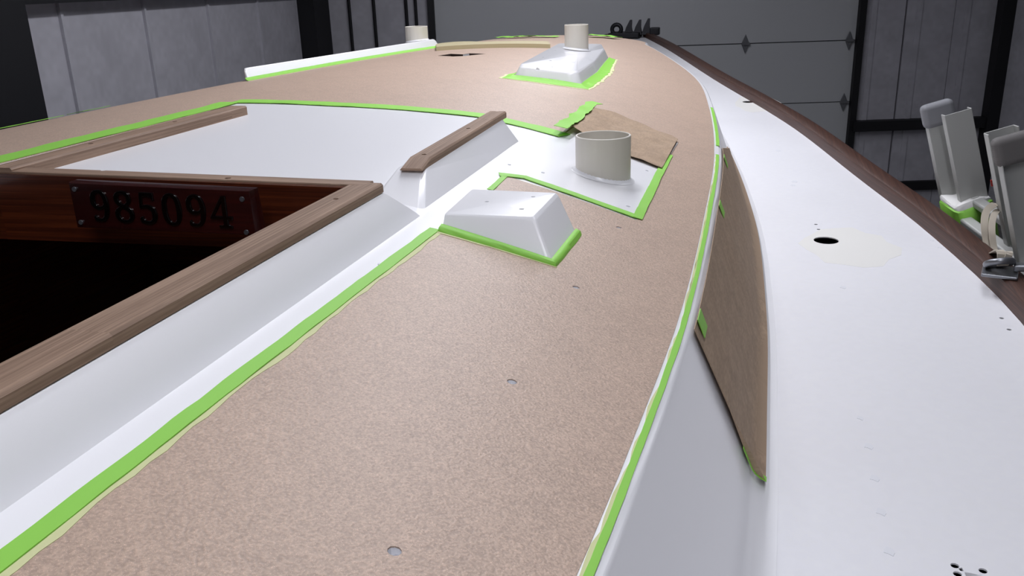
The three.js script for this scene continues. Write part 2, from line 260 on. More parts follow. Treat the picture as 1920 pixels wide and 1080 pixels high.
  // hanging shop lights
  for (const [x, y, s, len, I] of LIGHTS) {
    const t = thing('shop_light', `long white twin tube shop light hung ${s < 0 ? 'above the cockpit' : x > 0 ? 'above the side deck by the ladder' : s > 4 ? 'above the foredeck' : 'above the companionway hatch'}`, 'light', V(x, y, -s), 'hanging shop lights');
    const hood = [[-0.13, 0], [-0.10, 0.05], [0.10, 0.05], [0.13, 0], [0.125, 0], [0.097, 0.045], [-0.097, 0.045], [-0.125, 0]];
    part('hood', loft([-len / 2, len / 2].map(z => hood.map(p => V(x + p[0], y + p[1], -s + z))), { caps: false, crease: 0.2 }), M.fixture, t);
    for (const dx of [-0.055, 0.055]) part('tube', cyl(V(x + dx, y + 0.012, -s - len / 2 + 0.03), V(x + dx, y + 0.012, -s + len / 2 - 0.03), 0.013, 0.013, 12), M.tube, t);
    for (const dz of [-len * 0.4, len * 0.4]) part('cable', cyl(V(x, y + 0.05, -s + dz), V(x, HW, -s + dz), 0.003, 0.003, 6), M.black, t);
    const L = new THREE.RectAreaLight(0xf6f7ff, I, 0.2, len); L.position.set(0, -0.012, 0); L.lookAt(0, -10, 0); L.rotation.set(-Math.PI / 2, 0, 0); L.castShadow = true; t.add(L);
  }
}

// ---------------------------------------------------------------- measured lines of the boat
const edgePx = [[1115, 1080], [1200, 860], [1290, 600], [1330, 420], [1348, 290], [1335, 200], [1310, 150], [1250, 105], [1210, 83]].map(p => onRoof(...p));
const SF = 5.62, SA = 0.12;           // front and aft ends of the cabin
const edgeX = interp([[-0.14, 0.0], ...edgePx]);
const basePx = [[1395, 1075], [1412, 800], [1417, 600], [1400, 420], [1352, 280]].map(p => onDeck(...p));
const baseX = interp([[-0.02, 0.1], ...basePx, [-0.33, 4.85], [-0.52, 5.45]]);
const railPx = [[1920, 612], [1750, 445], [1610, 335], [1480, 235], [1340, 150], [1250, 92]].map(p => onDeck(...p));
const railX = interp([[0.60, -1.6], [0.62, 0.3], ...railPx, [XC + 0.10, 9.15]]);
console.log('edge', JSON.stringify(edgePx.map(p => p.map(v => +v.toFixed(3)))), 'base', JSON.stringify(basePx.map(p => p.map(v => +v.toFixed(3)))), 'rail', JSON.stringify(railPx.map(p => p.map(v => +v.toFixed(3)))));
const mir = p => [2 * XC - p[0], p[1]];
const sLast = edgePx[edgePx.length - 1][1];
const sideS = []; for (let s = SA; s < sLast; s += 0.12) sideS.push(s); sideS.push(sLast);
// the outline runs up the starboard edge, round the front, then down the port edge
const xl = edgePx[edgePx.length - 1][0] - XC;
const front = []; for (let i = 1; i < 14; i++) { const a = i / 14 * Math.PI; front.push([XC + xl * Math.sign(Math.cos(a)) * Math.abs(Math.cos(a)) ** 0.6, sLast + (SF - sLast) * Math.sin(a) ** 0.7]); }
const stbEdge = sideS.map(s => [edgeX(s), s]);
const roofOutline = [...stbEdge, ...front, ...stbEdge.map(mir).reverse()];
const baseFront = front.map(p => [XC + (p[0] - XC) * (baseX(sLast) - XC) / xl, p[1] + 0.12]);
const stbBase = sideS.map(s => [baseX(s), s]);
const baseOutline = [...stbBase, ...baseFront, ...stbBase.map(mir).reverse()];

// ---------------------------------------------------------------- the boat
const boat = thing('sailboat', 'sailing yacht being refitted, tan nonskid cabin top and white side decks', 'boat', V(XC, 0, -4));
// companionway opening and white areas, all in (x, s)
const OPEN = [[-0.585, SA + 0.02], [-0.585, 1.215], [-1.29, 1.175], [-1.29, SA + 0.02]];
const mastHole = [[820, 105], [845, 101.5], [868, 102.5], [880, 100.5], [912, 101.5], [872, 105.5], [850, 106.5]].map(p => onRoof(...p));
const roofHolesPx = [[740, 1037, 0.0055], [960, 718, 0.0055], [1080, 541, 0.005], [1160, 428, 0.005]];
const roofHoles = roofHolesPx.map(([x, y, r]) => [...onRoof(x, y), r]);
const padHoles = [[1178, 387, 0.004], [1213, 320, 0.004]].map(([x, y, r]) => [...onRoof(x, y), r]);
const cabinTop = part('cabin_top', patch(roofOutline, [OPEN, mastHole, ...[...roofHoles, ...padHoles].map(([x, s, r]) => circle(x, s, r, 10))], roofY, 0.035), M.white, boat, 'glossy white painted cabin top');
for (const [x, s, r] of [...roofHoles, ...padHoles]) { const y = roofY(x, s); part('screw_hole', cyl(V(x, y - 0.034, -s), V(x, y - 0.006, -s), r * 1.15, r * 1.15, 10), M.bore, cabinTop); }
{ // nonskid paint, masked off around the hatch and the vent pad
  const e = 0.012, inset = p => { const dx = XC - p[0], dy = Math.min(0, 2.8 - p[1]), l = Math.hypot(dx, dy); return [p[0] + dx / l * e, p[1] + dy / l * e]; };
  const pad = { a: onRoof(945, 330), b: onRoof(1193, 414), c: onRoof(1240, 318), d: onRoof(1272, 268), e: onRoof(1110, 211), f: onRoof(1055, 254) };
  const whiteFront = [[1050, 253], [1000, 240], [900, 218], [800, 208], [620, 197], [440, 193]].map(p => onRoof(...p));
  const poly = [[-0.458, SA], [-0.458, 1.0], [-0.46, 1.6], pad.a, pad.b, pad.c, pad.d, pad.e, pad.f, ...whiteFront, [-1.30, 1.9], [-1.30, SA], ...stbEdge.map(mir), ...front.slice().reverse(), ...stbEdge.slice().reverse()].map((p, i) => i > 16 ? inset(p) : p);
  const g = patch(poly, [mastHole, ...roofHoles.map(([x, s, r]) => circle(x, s, r, 10))], (X, s) => roofY(X, s) + 0.0012, 0.0014, 0.07);
  part('nonskid_paint', g, M.nonskid, cabinTop, 'tan gritty nonskid paint');
}
{ // mast opening lined with dark timber
  const c = mastHole.reduce((a, p) => [a[0] + p[0] / mastHole.length, a[1] + p[1] / mastHole.length], [0, 0]);
  part('mast_collar', loft([0.001, -0.16].map(dy => mastHole.map(p => V(c[0] + (p[0] - c[0]) * 0.985, roofY(p[0], p[1]) + dy, -(c[1] + (p[1] - c[1]) * 0.985)))), { crease: 0.3, caps: false }), M.darkwood, cabinTop, 'dark timber inside the mast opening');
}
{ // cabin sides with a rolled upper edge and a cove at the deck
  const rows = []; const oe = roofOutline, ob = baseOutline;
  const prof = (e, b) => { const eh = roofY(e[0], e[1]), bh = deckY(b[0], b[1]); const E = V(e[0], eh, -e[1]), B = V(b[0], bh, -b[1]); const out = V(b[0] - e[0], 0, -(b[1] - e[1])); const ol = out.length(); out.normalize(); const r = []; r.push(E.clone().addScaledVector(out, -0.02).setY(eh - 0.001)); r.push(E.clone().add(V(0, -0.0015, 0))); r.push(E.clone().addScaledVector(out, 0.005).add(V(0, -0.004, 0))); r.push(E.clone().addScaledVector(out, 0.008).add(V(0, -0.011, 0))); const C = B.clone().addScaledVector(out, -0.004).add(V(0, 0.045, 0)), E2 = r[3]; for (let k = 1; k <= 6; k++) r.push(E2.clone().lerp(C, k / 6)); for (let k = 1; k <= 6; k++) { const a = k / 6 * Math.PI / 2; r.push(B.clone().addScaledVector(out, 0.045 * (1 - Math.cos(a)) - 0.004).add(V(0, 0.045 * (1 - Math.sin(a)) + 0.0006, 0))); } return r; };
  for (let i = 0; i < oe.length; i++) rows.push(prof(oe[i], ob[i]));
  const cs = part('cabin_side', loft(rows, { closed: false, crease: 0.9 }), M.white, boat, 'white painted cabin side');
  // aft face of the cabin
  const bulk = (xa, xb, yb) => { const A = [], B = [], N = 8; for (let i = 0; i <= N; i++) { const X = lerp(xa, xb, i / N); A.push(V(X, yb ?? roofY(X, SA) - 0.002, -SA)); B.push(V(X, 1.2, -SA)); } const z = p => p.clone().add(V(0, 0, -0.02)); return loft([A, B, B.map(z), A.map(z)], { closed: false, crease: 0.3 }); };
  const xs = stbEdge[0][0], xp = mir(stbEdge[0])[0];
  part('aft_bulkhead', bulk(xs + 0.08, -0.585), M.mahogany, boat); part('aft_bulkhead', bulk(-1.29, xp - 0.08), M.mahogany, boat);
  part('companionway_boards', bulk(-0.585, -1.29, 2.34), M.mahogany, boat);
}
// decks: one sheet around the cabin trunk
const railS = []; for (let s = -1.6; s < 9.15; s += 0.15) railS.push(s); railS.push(9.15);
const stbRail = railS.map(s => [railX(s), s]);
{
  const holes = [[1549, 451, 0.034, 18], [1530, 421, 0.0055, 8], [1535, 430.5, 0.0055, 8], [1404, 191, 0.034, 16], [1878, 597, 0.005, 8], [1892, 618, 0.005, 8], [1790, 1062, 0.0055, 10], [1795, 1077, 0.0055, 10], [1843, 1071, 0.0055, 10]].map(([x, y, r, n]) => { const p = onDeck(x, y); return circle(p[0], p[1], r, n); });
  const slot = [[1797, 1066.5], [1803, 1065], [1838, 1074], [1838, 1079], [1800, 1070.5]].map(p => onDeck(...p)); holes.push(slot);
  const outline = [...stbRail.map(p => [p[0] + 0.02, p[1]]), ...stbRail.map(p => mir([p[0] + 0.02, p[1]])).reverse()];
  const deck = part('side_deck', patch(outline, [baseOutline, ...holes], deckY, 0.0025, 0.12), M.deck, boat, 'matt white sanded deck');
  for (const h of holes) { const c = h.reduce((a, p) => [a[0] + p[0] / h.length, a[1] + p[1] / h.length], [0, 0]); const r = Math.max(...h.map(p => Math.hypot(p[0] - c[0], p[1] - c[1]))); const y = deckY(0, c[1]); if (r > 0.02 && h !== slot) part('hole_core', cyl(V(c[0], y - 0.05, -c[1]), V(c[0], y - 0.022, -c[1]), r + 0.003, r + 0.003, 14), M.darkwood, deck); }
  for (const [x, y, r] of [[1612, 786, 0.006], [1628, 839, 0.008], [1639, 899, 0.008], [1651, 962, 0.008], [1666, 1037, 0.008], [1459, 283, 0.012], [1489, 341, 0.012], [1486, 348, 0.010], [1747, 451, 0.007], [1762, 465, 0.007], [1580, 540, 0.008]]) { const p = onDeck(x, y); part('filler_spot', patch(circle(p[0], p[1], r, 10).map(([a, b], i) => [a + (i % 3) * 0.0012, b + (i % 4) * 0.0016]), [], (X, s) => deckY(X, s) + 0.0006, 0.001, 0.05), M.filler, deck, 'grey filler spot'); }
  for (const [x, y, w, d, seed] of [[1590, 461, 0.13, 0.17, 3], [1420, 193, 0.11, 0.28, 4]]) { const p = onDeck(x, y); const r = rng(seed); const P = Array.from({ length: 18 }, (_, i) => { const a = i / 18 * 6.2832, k = 0.85 + 0.3 * r(); return [p[0] + Math.cos(a) * w * k, p[1] + Math.sin(a) * d * k]; }); const hh = holes.filter(h => Math.hypot(h[0][0] - p[0], h[0][1] - p[1]) < 0.12 && h.length > 12); part('primer_patch', patch(P, hh, (X, s) => deckY(X, s) + 0.0003, 0.0006, 0.1), M.primer, deck, 'cream primer patch around the deck hole'); }
}
{ // cap rail and hull, both sides
  for (const sd of [1, -1]) {
    const rings = []; for (const s of railS) { const X = railX(s), dX = (railX(s + 0.05) - railX(s - 0.05)) / 0.1; const n = V(1, 0, dX).normalize(); const y = deckY(0, s); const q = (o, h) => { const p = V(X, y + h, -s).addScaledVector(n, o); if (sd < 0) p.x = 2 * XC - p.x; return p; }; rings.push([q(0, -0.02), q(0, 0.034), q(0.004, 0.042), q(0.012, 0.046), q(0.055, 0.046), q(0.066, 0.040), q(0.070, 0.030), q(0.070, -0.02)]); }
    part('cap_rail', loft(rings, { crease: 0.5 }), M.caprail, boat, 'dark brown timber cap rail');
    const hr = railS.map(s => { const X = railX(s) + 0.05, y = deckY(0, s) - 0.01; const half = X - XC; const k = clamp(1 - Math.max(0, s - 5) / 4.3, 0.05, 1); const P = [[1, y], [1.0, y - 0.35], [0.96 * lerp(0.7, 1, k), y - 0.75], [0.72 * lerp(0.4, 1, k), y - 1.1], [0.3 * k, y - 1.45], [0.06, lerp(y - 1.3, 0.35, k)], [0.05, lerp(y - 1.4, 0.0, clamp(k * 1.3, 0, 1))]]; return P.map(([f, yy]) => V(XC + sd * half * f, yy, -s)); });
    part('hull', loft(hr, { closed: false, crease: 0.9 }), M.hull, boat);
    if (sd > 0) { const tr = [...hr[0], ...hr[0].map(p => V(2 * XC - p.x, p.y, p.z)).reverse()]; part('transom', loft([tr, tr.map(p => p.clone().add(V(0, 0, 0.02)))], { crease: 0.3 }), M.hull, boat); }
  }
}
{ // rope and anchor fitting at the stem
  const s = 9.0, y = deckY(0, s); const fit = []; const bx = (x, h, z, w, hh, d) => { const g = new RoundedBoxGeometry(w, hh, d, 2, 0.01); g.translate(x, y + h, -z); fit.push(g.index ? g.toNonIndexed() : g); };
  bx(XC - 0.05, 0.03, s, 0.30, 0.05, 0.3);
  const roller = part('anchor_roller', mergeGeometries(fit), M.bowMetal, boat, 'dark metal stemhead fitting with upright horns');
  for (const [dx, h, lean] of [[-0.02, 0.17, 0.03], [0.07, 0.17, 0.03], [0.155, 0.18, 0.03]]) part('horn', loft([[-0.04, -0.035], [0.04, -0.035], [0.04, 0.035], [-0.04, 0.035]].length ? [[[-0.042, -0.04], [0.042, -0.04], [0.042, 0.04], [-0.042, 0.04]].map(p => V(XC + dx + p[0], y + 0.03, -s + p[1])), [[-0.02, -0.03], [0.03, -0.03], [0.03, 0.03], [-0.02, 0.03]].map(p => V(XC + dx + p[0], y + h * 0.6, -s + p[1])), [[0, -0.02], [0.018, -0.02], [0.018, 0.02], [0, 0.02]].map(p => V(XC + dx + lean * 0.5 + p[0], y + h, -s + p[1]))] : []), M.bowMetal, roller);
  const tg = new THREE.TorusGeometry(0.045, 0.02, 10, 20); tg.translate(XC - 0.13, y + 0.085, -s + 0.05); part('chain_ring', tg.toNonIndexed(), M.bowMetal, roller);
  const b2 = new RoundedBoxGeometry(0.09, 0.07, 0.1, 2, 0.01); b2.translate(XC + 0.25, y + 0.065, -8.9); part('cleat', b2.index ? b2.toNonIndexed() : b2, M.bowMetal, roller);
}
// ---- hatch coamings, runners, crosspiece
const tk = (g, x) => uvBox(g, x);
{ // starboard coaming beside the opening, its forward end sloped
  const prof = (s, sTop, t) => { const P = [[-0.506, roofH(-0.506, s) + 0.001], [-0.512, roofH(-0.512, s) - 0.006], [-0.518, roofH(-0.518, s) - 0.016], [-0.538, 0.301], [-0.543, 0.297], [-0.583, 0.297], [-0.585, 0.303], [-0.586, 0.43]]; return P; };
  const mk = (sArr) => sArr.map(([s, sl]) => { const P = prof(s); return P.map(([X, h]) => { const f = clamp((h - 0.297) / 0.05, 0, 1); return W3(X, h, s + sl * f); }); });
  const coam = part('hatch_coaming', loft(mk([[SA, 0], [0.5, 0], [0.9, 0], [1.192, 0], [1.203, 0.062]].map(a => a)), { crease: 0.45 }), M.white, boat, 'white hatch coaming');
  const teakTop = 0.284;
  const run = (pts, hole) => { let g = loft(pts, { crease: 0.4 }); return hole ? drill(g, hole) : g; };
  const sec = (s, x0, x1, h0, h1, b = 0.003) => [[x0, h0], [x0, h1 + b], [x0 - b, h1], [x1 + b, h1], [x1, h1 + b], [x1, h0]].map(([X, h]) => W3(X, h, s));
  part('teak_runner', tk(run([SA, 0.6, 1.205].map(s => sec(s, -0.5395, -0.590, 0.2975, teakTop)), [[W3(-0.566, teakTop, 1.1), 0.004, 0.006], [W3(-0.566, teakTop, 0.3), 0.004, 0.006]])), M.teak, coam, 'bare teak runner');
  // crosspiece at the forward edge of the opening
  const cp = []; for (let i = 0; i <= 12; i++) { const k = i / 12, px = lerp(700, -60, k), yF = lerp(338.5, 309, k), h1 = lerp(teakTop, 0.268, k), h0 = h1 + 0.0045; const q1 = onH(px, yF, h1), q0 = onH(px, yF + 9, h1); const X = q1[0], s1 = q1[1], s0 = q0[1]; cp.push([[s0, h0], [s0, h1 + 0.001], [s0 + 0.001, h1], [s1 - 0.002, h1], [s1, h1 + 0.002], [s1, h0 + 0.04], [s0 + 0.012, h0 + 0.04], [s0 + 0.012, h0]].map(([s, h]) => W3(X, h, s))); }
  const bungs = [[195, 322], [427, 331], [643, 343]].map(([x, y]) => { const p = onH(x, y, 0.276); return [W3(p[0], 0.276, p[1]), 0.005, 0.008]; });
  part('teak_crosspiece', tk(drill(loft(cp, { crease: 0.4, alongX: true }), bungs), true), M.teak, boat, 'bare teak crosspiece over the companionway');
  // second coaming, forward of the gap
  const c2 = [[1.30, 0.10], [1.38, 0.02], [1.5, 0], [1.86, 0], [1.885, 0.04]];
  const base2 = [[-0.512, 1.292], [-0.606, 1.30], [-0.606, 1.93], [-0.518, 1.935]].map(p => R3(p, -0.004)), top2 = [W3(-0.540, 0.300, 1.385), W3(-0.592, 0.300, 1.385), W3(-0.592, 0.290, 1.875), W3(-0.540, 0.290, 1.875)];
  const fb = frustum(base2, top2, 0.006, 0.012, 0.6);
  const coam2 = part('hatch_coaming', fb, M.white, boat, 'short white coaming forward of the gap');
  const tr = []; for (let i = 0; i <= 12; i++) { const t = i / 12, s = lerp(1.372, 1.902, t), nose = Math.max(0, 1 - (s - 1.372) / 0.03), hb = lerp(0.3005, 0.2905, t), ht = hb - 0.014 + 0.010 * nose * nose; tr.push([[-0.5405, hb], [-0.5405, ht + 0.003], [-0.5435, ht], [-0.578, ht], [-0.581, ht + 0.003], [-0.581, hb]].map(([X, h]) => W3(X, h, s))); }
  part('teak_runner', tk(drill(loft(tr, { crease: 0.4 }), [[795, 285], [872, 241], [932, 212]].map(([x, y]) => { const p = onH(x, y, 0.281); return [W3(-0.561, 0.282, p[1]), 0.0045, 0.007]; }))), M.teak, coam2, 'short bare teak runner');
  // port runner
  const pr = [1.15, 1.3, 1.6, 1.865].map(s => { const ht = lerp(0.268, 0.263, s / 1.9); return [[-1.168, 0.287], [-1.168, ht + 0.003], [-1.171, ht], [-1.212, ht], [-1.216, ht + 0.003], [-1.216, 0.287]].map(([X, h]) => W3(X, h, s)); });
  part('teak_runner', tk(drill(loft(pr, { crease: 0.4 }), [[137, 269], [305, 229], [430, 199]].map(([x, y]) => { const p = onH(x, y, 0.265); return [W3(-1.195, 0.266, p[1]), 0.005, 0.007]; }))), M.teak, boat, 'long bare teak runner beside the tan paint');
}
{ // number board and the dark cabin below
  const hd = [W3(-0.586, 0.286, 1.175), W3(-1.36, 0.270, 1.135), W3(-1.36, 0.385, 1.135), W3(-0.586, 0.385, 1.175)];
  const head = part('companionway_header', loft([hd, hd.map(p => p.clone().add(V(0, 0, -0.03)))], { crease: 0.2 }), M.mahogany, boat, 'varnished mahogany header');
  const corners = [[126, 342], [468, 358], [485, 442], [143, 427]].map(([x, y]) => onPlane(x, y, V(0, 0, -1.125), V(0.045, 0, 1).normalize()));
  const board = part('number_board', frustumZ(corners, 0.022, 0.004), M.boardWood, boat, 'dark red varnished board carved 985094');
  const font = await new FontLoader().loadAsync('fonts/droid/droid_serif_regular.typeface.json');
  const ax = corners[1].clone().sub(corners[0]).normalize(), ay = corners[0].clone().sub(corners[3]).normalize();
  const W = corners[0].distanceTo(corners[1]), Hh = corners[0].distanceTo(corners[3]);
  [...'985094'].forEach((ch, i) => { const g = new TextGeometry(ch, { font, size: 0.047, depth: 0.0016, curveSegments: 8, bevelEnabled: true, bevelSize: 0.0006, bevelThickness: 0.0008, bevelSegments: 2 }); g.computeBoundingBox(); const bb = g.boundingBox; g.translate(-(bb.min.x + bb.max.x) / 2, 0, 0); const o = corners[3].clone().addScaledVector(ax, W * (0.168 + 0.1335 * i)).addScaledVector(ay, Hh * 0.2); const m = new THREE.Matrix4().makeBasis(ax, ay, V(0, 0, 1)); m.setPosition(o.x, o.y, o.z + 0.0002); g.applyMatrix4(m); part('digit', g.index ? g.toNonIndexed() : g, M.digit, board, `black carved digit ${ch}`); });
  for (const [fx, fy] of [[0.035, 0.86], [0.035, 0.13], [0.955, 0.82], [0.955, 0.12]]) { const p = corners[3].clone().addScaledVector(ax, W * fx).addScaledVector(ay, Hh * fy); part('screw', cyl(p.clone().add(V(0, 0, -0.001)), p.clone().add(V(0, 0, 0.0018)), 0.0042, 0.0036, 12), M.metal, board); }
  // cabin below: sides, sole, forward bulkhead with a framed window
  const X0 = -1.9, X1 = -0.3, SB = 2.35, y0 = 1.2;
  const box = (x0, x1, ya, yb, sa, sb) => { const g = new THREE.BoxGeometry(x1 - x0, yb - ya, sb - sa).toNonIndexed(); g.translate((x0 + x1) / 2, (ya + yb) / 2, -(sa + sb) / 2); return uvBox(g); };
  part('cabin_sole', box(X0, X1, y0 - 0.03, y0, SA + 0.02, SB), M.teak, boat); part('cabin_lining', box(X0 - 0.02, X0, y0, 2.33, SA + 0.02, SB), M.mahogany, boat); part('cabin_lining', box(X1, X1 + 0.02, y0, 2.24, SA + 0.02, SB), M.white, boat);
  part('deckhead', patch([[X1, 1.24], [X1, SB], [X0, SB], [X0, 1.24]], [], (X, s) => roofY(X, s) - 0.06, 0.02, 0.2), M.white, boat);
  const bh = new THREE.Shape([[X0, y0], [X1, y0], [X1, 2.24], [-0.7, 2.32], [-1.3, 2.36], [X0, 2.3]].map(p => new THREE.Vector2(...p)));
  const rr = (x0, x1, ya, yb, r) => { const h = new THREE.Path(); h.moveTo(x0 + r, ya); h.lineTo(x1 - r, ya); h.quadraticCurveTo(x1, ya, x1, ya + r); h.lineTo(x1, yb - r); h.quadraticCurveTo(x1, yb, x1 - r, yb); h.lineTo(x0 + r, yb); h.quadraticCurveTo(x0, yb, x0, yb - r); h.lineTo(x0, ya + r); h.quadraticCurveTo(x0, ya, x0 + r, ya); return h; };
  const wp = [[122, 511], [372, 518], [372, 620]].map(([x, y]) => onPlane(x, y, V(0, 0, -SB), V(0, 0, 1)));
  const wx0 = Math.max(X0 + 0.06, wp[0].x), wx1 = wx0 + 0.75, wy1 = wp[0].y, wy0 = wy1 - 0.36;
  bh.holes.push(rr(wx0, wx1, wy0, wy1, 0.05)); const bg = new THREE.ExtrudeGeometry(bh, { depth: 0.02, bevelEnabled: false, curveSegments: 8 }).toNonIndexed(); bg.translate(0, 0, -SB - 0.02); const bk = part('main_bulkhead', uvBox(bg), M.mahogany, boat);
  const fr = new THREE.Shape(rr(wx0 - 0.06, wx1 + 0.06, wy0 - 0.06, wy1 + 0.05, 0.08).getPoints(8)); fr.holes.push(rr(wx0, wx1, wy0, wy1, 0.05)); const fg = new THREE.ExtrudeGeometry(fr, { depth: 0.018, bevelEnabled: true, bevelSize: 0.004, bevelThickness: 0.004, curveSegments: 8 }).toNonIndexed(); fg.translate(0, 0, -SB); part('window_trim', uvBox(fg), M.boardWood, bk);
  part('window_glass', box(wx0 - 0.01, wx1 + 0.01, wy0 - 0.01, wy1 + 0.01, SB + 0.012, SB + 0.018), M.glass, bk, 'dark glass pane');
}
function frustumZ(c, d, b) { const cc = V(0, 0, 0); c.forEach(p => cc.add(p)); cc.divideScalar(4); const ring = (z, k) => c.map(p => { const q = cc.clone().sub(p); return p.clone().addScaledVector(q.normalize(), k).add(V(0, 0, z)); }); return loft([ring(-d, 0), ring(-b, 0), ring(-b * 0.3, b * 0.4), ring(0, b * 1.3)], { crease: 0.7 }); }
let padBase, padTop;
{ // moulded winch pad
  const base = [[826, 433], [1037, 498], [1084, 439]].map(p => onRoof(...p)); padBase = base; const fl = [base[0][0] + 0.004, base[2][1] + 0.02];
  const top = [[833, 400], [1002, 406], [1046, 361], [884, 354]].map(p => onH(p[0], p[1], 0.336));
  padTop = top.map(p => W3(p[0], 0.336, p[1]));
  let g = frustum([...base, fl].map(p => R3(p, -0.003)), top.map(p => W3(p[0], 0.336, p[1])), 0.004, 0.007, 0.32);
  g = drill(g, [[913, 378, 0.0035], [978, 392, 0.0045], [1000, 369, 0.0035]].map(([x, y, r]) => { const p = onH(x, y, 0.336); return [W3(p[0], 0.336, p[1]), r, 0.012]; }));
  part('winch_pad', g, M.white, boat, 'glossy white wedge shaped moulded pad');
}
const pedBase = [[950, 147], [1000, 156], [1092, 162], [1122, 130], [1134, 103]].map(p => onRoof(...p));
const pedTop = [[974, 121], [1078, 135], [1118, 110], [1133, 84]].map(p => onRoof(p[0], p[1], 0.045));
console.log('ped', JSON.stringify(pedBase), JSON.stringify(pedTop));
const PIPE_S = 4.22;
let pedB, pedT;
const portPed = p => mir([p[0] + 0.07 * clamp(1 - (p[1] - 2.85), 0, 1), p[1] + (p[1] > 3.6 ? 0.6 : p[0] > -0.62 && p[1] < 3.1 ? 0.4 : 0)]);
{ // long moulded mast side pedestals, one the mirror of the other
  pedT = [[973, 122], [1081, 135.5], [1112, 116], [1133, 92], [1128, 83], [1048, 81.5]].map(p => onRoof(p[0], p[1], 0.045));
  const c = pedT.reduce((a, p) => [a[0] + p[0] / 6, a[1] + p[1] / 6], [0, 0]);
  pedB = pedT.map(([x, s]) => [x + Math.sign(x - c[0]) * 0.022, s + (s < 3.1 ? -0.02 : s > 3.6 ? 0.03 : 0)]);
  for (const m of [0, 1]) {
    const f = m ? portPed : p => p; let g = frustum(pedB.map(f).map(p => R3(p, -0.004)), pedT.map(f).map(p => R3(p, 0.047)), 0.014, 0.045, 1.0);
    if (!m) g = drill(g, [[1008, 126], [1035, 126], [1032, 114], [1018, 108], [1042, 95], [1075, 117]].map(([x, y]) => { const p = onRoof(x, y, 0.045); return [R3(p, 0.047), 0.006, 0.012]; }));
    part('vent_pedestal', g, M.gloss, boat, 'long glossy white moulded vent pedestal');
  }
}
// ---------------------------------------------------------------- vent pipes
function ventPipe(x, s, r, yTop, yBot, label) {
  const t = thing('vent_pipe', label, 'pipe', V(x, yBot, -s), 'cut vent pipes'); const w = 0.0045;
  const P = [[r - w, -0.03], [r, -0.03], [r, yTop - yBot - 0.001], [r - 0.0012, yTop - yBot], [r - w + 0.001, yTop - yBot], [r - w, yTop - yBot - 0.001], [r - w, -0.03]].map(p => new THREE.Vector2(...p));
  const g = new THREE.LatheGeometry(P, 48).toNonIndexed(); g.translate(x, yBot, -s); part('pipe_wall', toCreasedNormals(g, 0.5), M.pvc, t);
  return t;
}
function collar(t, x, s, r, yf, w, h) { const rings = []; const N = 40; for (let k = 0; k <= 4; k++) { const a = k / 4 * Math.PI / 2; const rr = r + w * (1 - Math.sin(a)), hh = h * (1 - Math.cos(a)); rings.push(Array.from({ length: N }, (_, i) => { const b = i / N * 6.2832, X = x + rr * Math.cos(b), S = s + rr * Math.sin(b); return V(X, yf(X, S) + hh + 0.0004, -S); })); } part('paint_fillet', loft(rings, { caps: false, crease: 1.2 }), M.white, t, 'white paint fillet round the pipe foot'); }
{
  const X = -0.304, S = 1.79, t = ventPipe(X, S, 0.057, CAMY - 0.307, roofY(X, S), 'short cut grey vent pipe on the white masked square by the folded paper'); collar(t, X, S, 0.0565, roofY, 0.009, 0.009);
  const d = ray(1081, 92), yf = (x, s) => roofY(x, s) + 0.0465; const p = onRoof(1081, 92, 0.047);
  console.log('pipe2', JSON.stringify(p));
  const rim = ray(1081, 46).multiplyScalar(p[1] / -ray(1081, 46).z); const r2 = 45 / F * rim.dot(fwd) / 2;
  for (const m of [0, 1]) { const q = m ? [-1.735, 4.45] : p, rr2 = m ? 0.0584 : r2; const t2 = ventPipe(q[0], q[1], rr2, m ? CAMY - 0.215 : CAMY + rim.y, yf(q[0], q[1]), m ? 'cut grey vent pipe on the pedestal by the ribbed wall' : 'cut grey vent pipe on the pedestal with screw holes'); collar(t2, q[0], q[1], rr2 - 0.0005, yf, 0.01, 0.01); }
}
// ---------------------------------------------------------------- masking tape and paper
const bump = (seed, a) => { const f = noiseTile(16, seed); return (X, s) => a * f(X * 1.7 + 5, s * 1.7 + 3); };
let tapeSeed = 100;
function tape(label, path, wl, wr, o = {}) {
  const sd = tapeSeed++, b = bump(sd, o.crumple ?? 0.0015), base = o.base ?? roofY, dy = o.dy ?? 0.0022;
  const g = patch(stripPoly(path, wl, wr, o.jl ?? 0.0008, o.jr ?? 0.0008, sd, o.step ?? 0.02), [], (X, s) => base(X, s) + dy + b(X, s), 0.0012, o.L ?? 0.03);
  const t = solo('masking_tape', g, M.tape, label, 'tape', 'green masking tape strips');
  if (o.fringe) { const [fl, fr] = o.fringe; const f = patch(stripPoly(path, fl > 0 ? wl + fl : -wr + 0.001, fr > 0 ? wr + fr : -wl + 0.001, fl > 0 ? 0.004 : 0, fr > 0 ? 0.004 : 0, sd + 50, o.step ?? 0.02), [], (X, s) => base(X, s) + dy - 0.0005, 0.0008, o.L ?? 0.03); part('paint_fringe', f, M.tapeFringe, t, 'pale paint stained tape edge'); }
  return t;
}
const RP = a => a.map(p => onRoof(...p));
tape('long green tape strip along the foot of the hatch coaming', [[-0.468, 0.36], [-0.468, 0.7], [-0.466, 1.0], [-0.464, 1.215]], 0.008, 0.008, { fringe: [0, 0.006] });
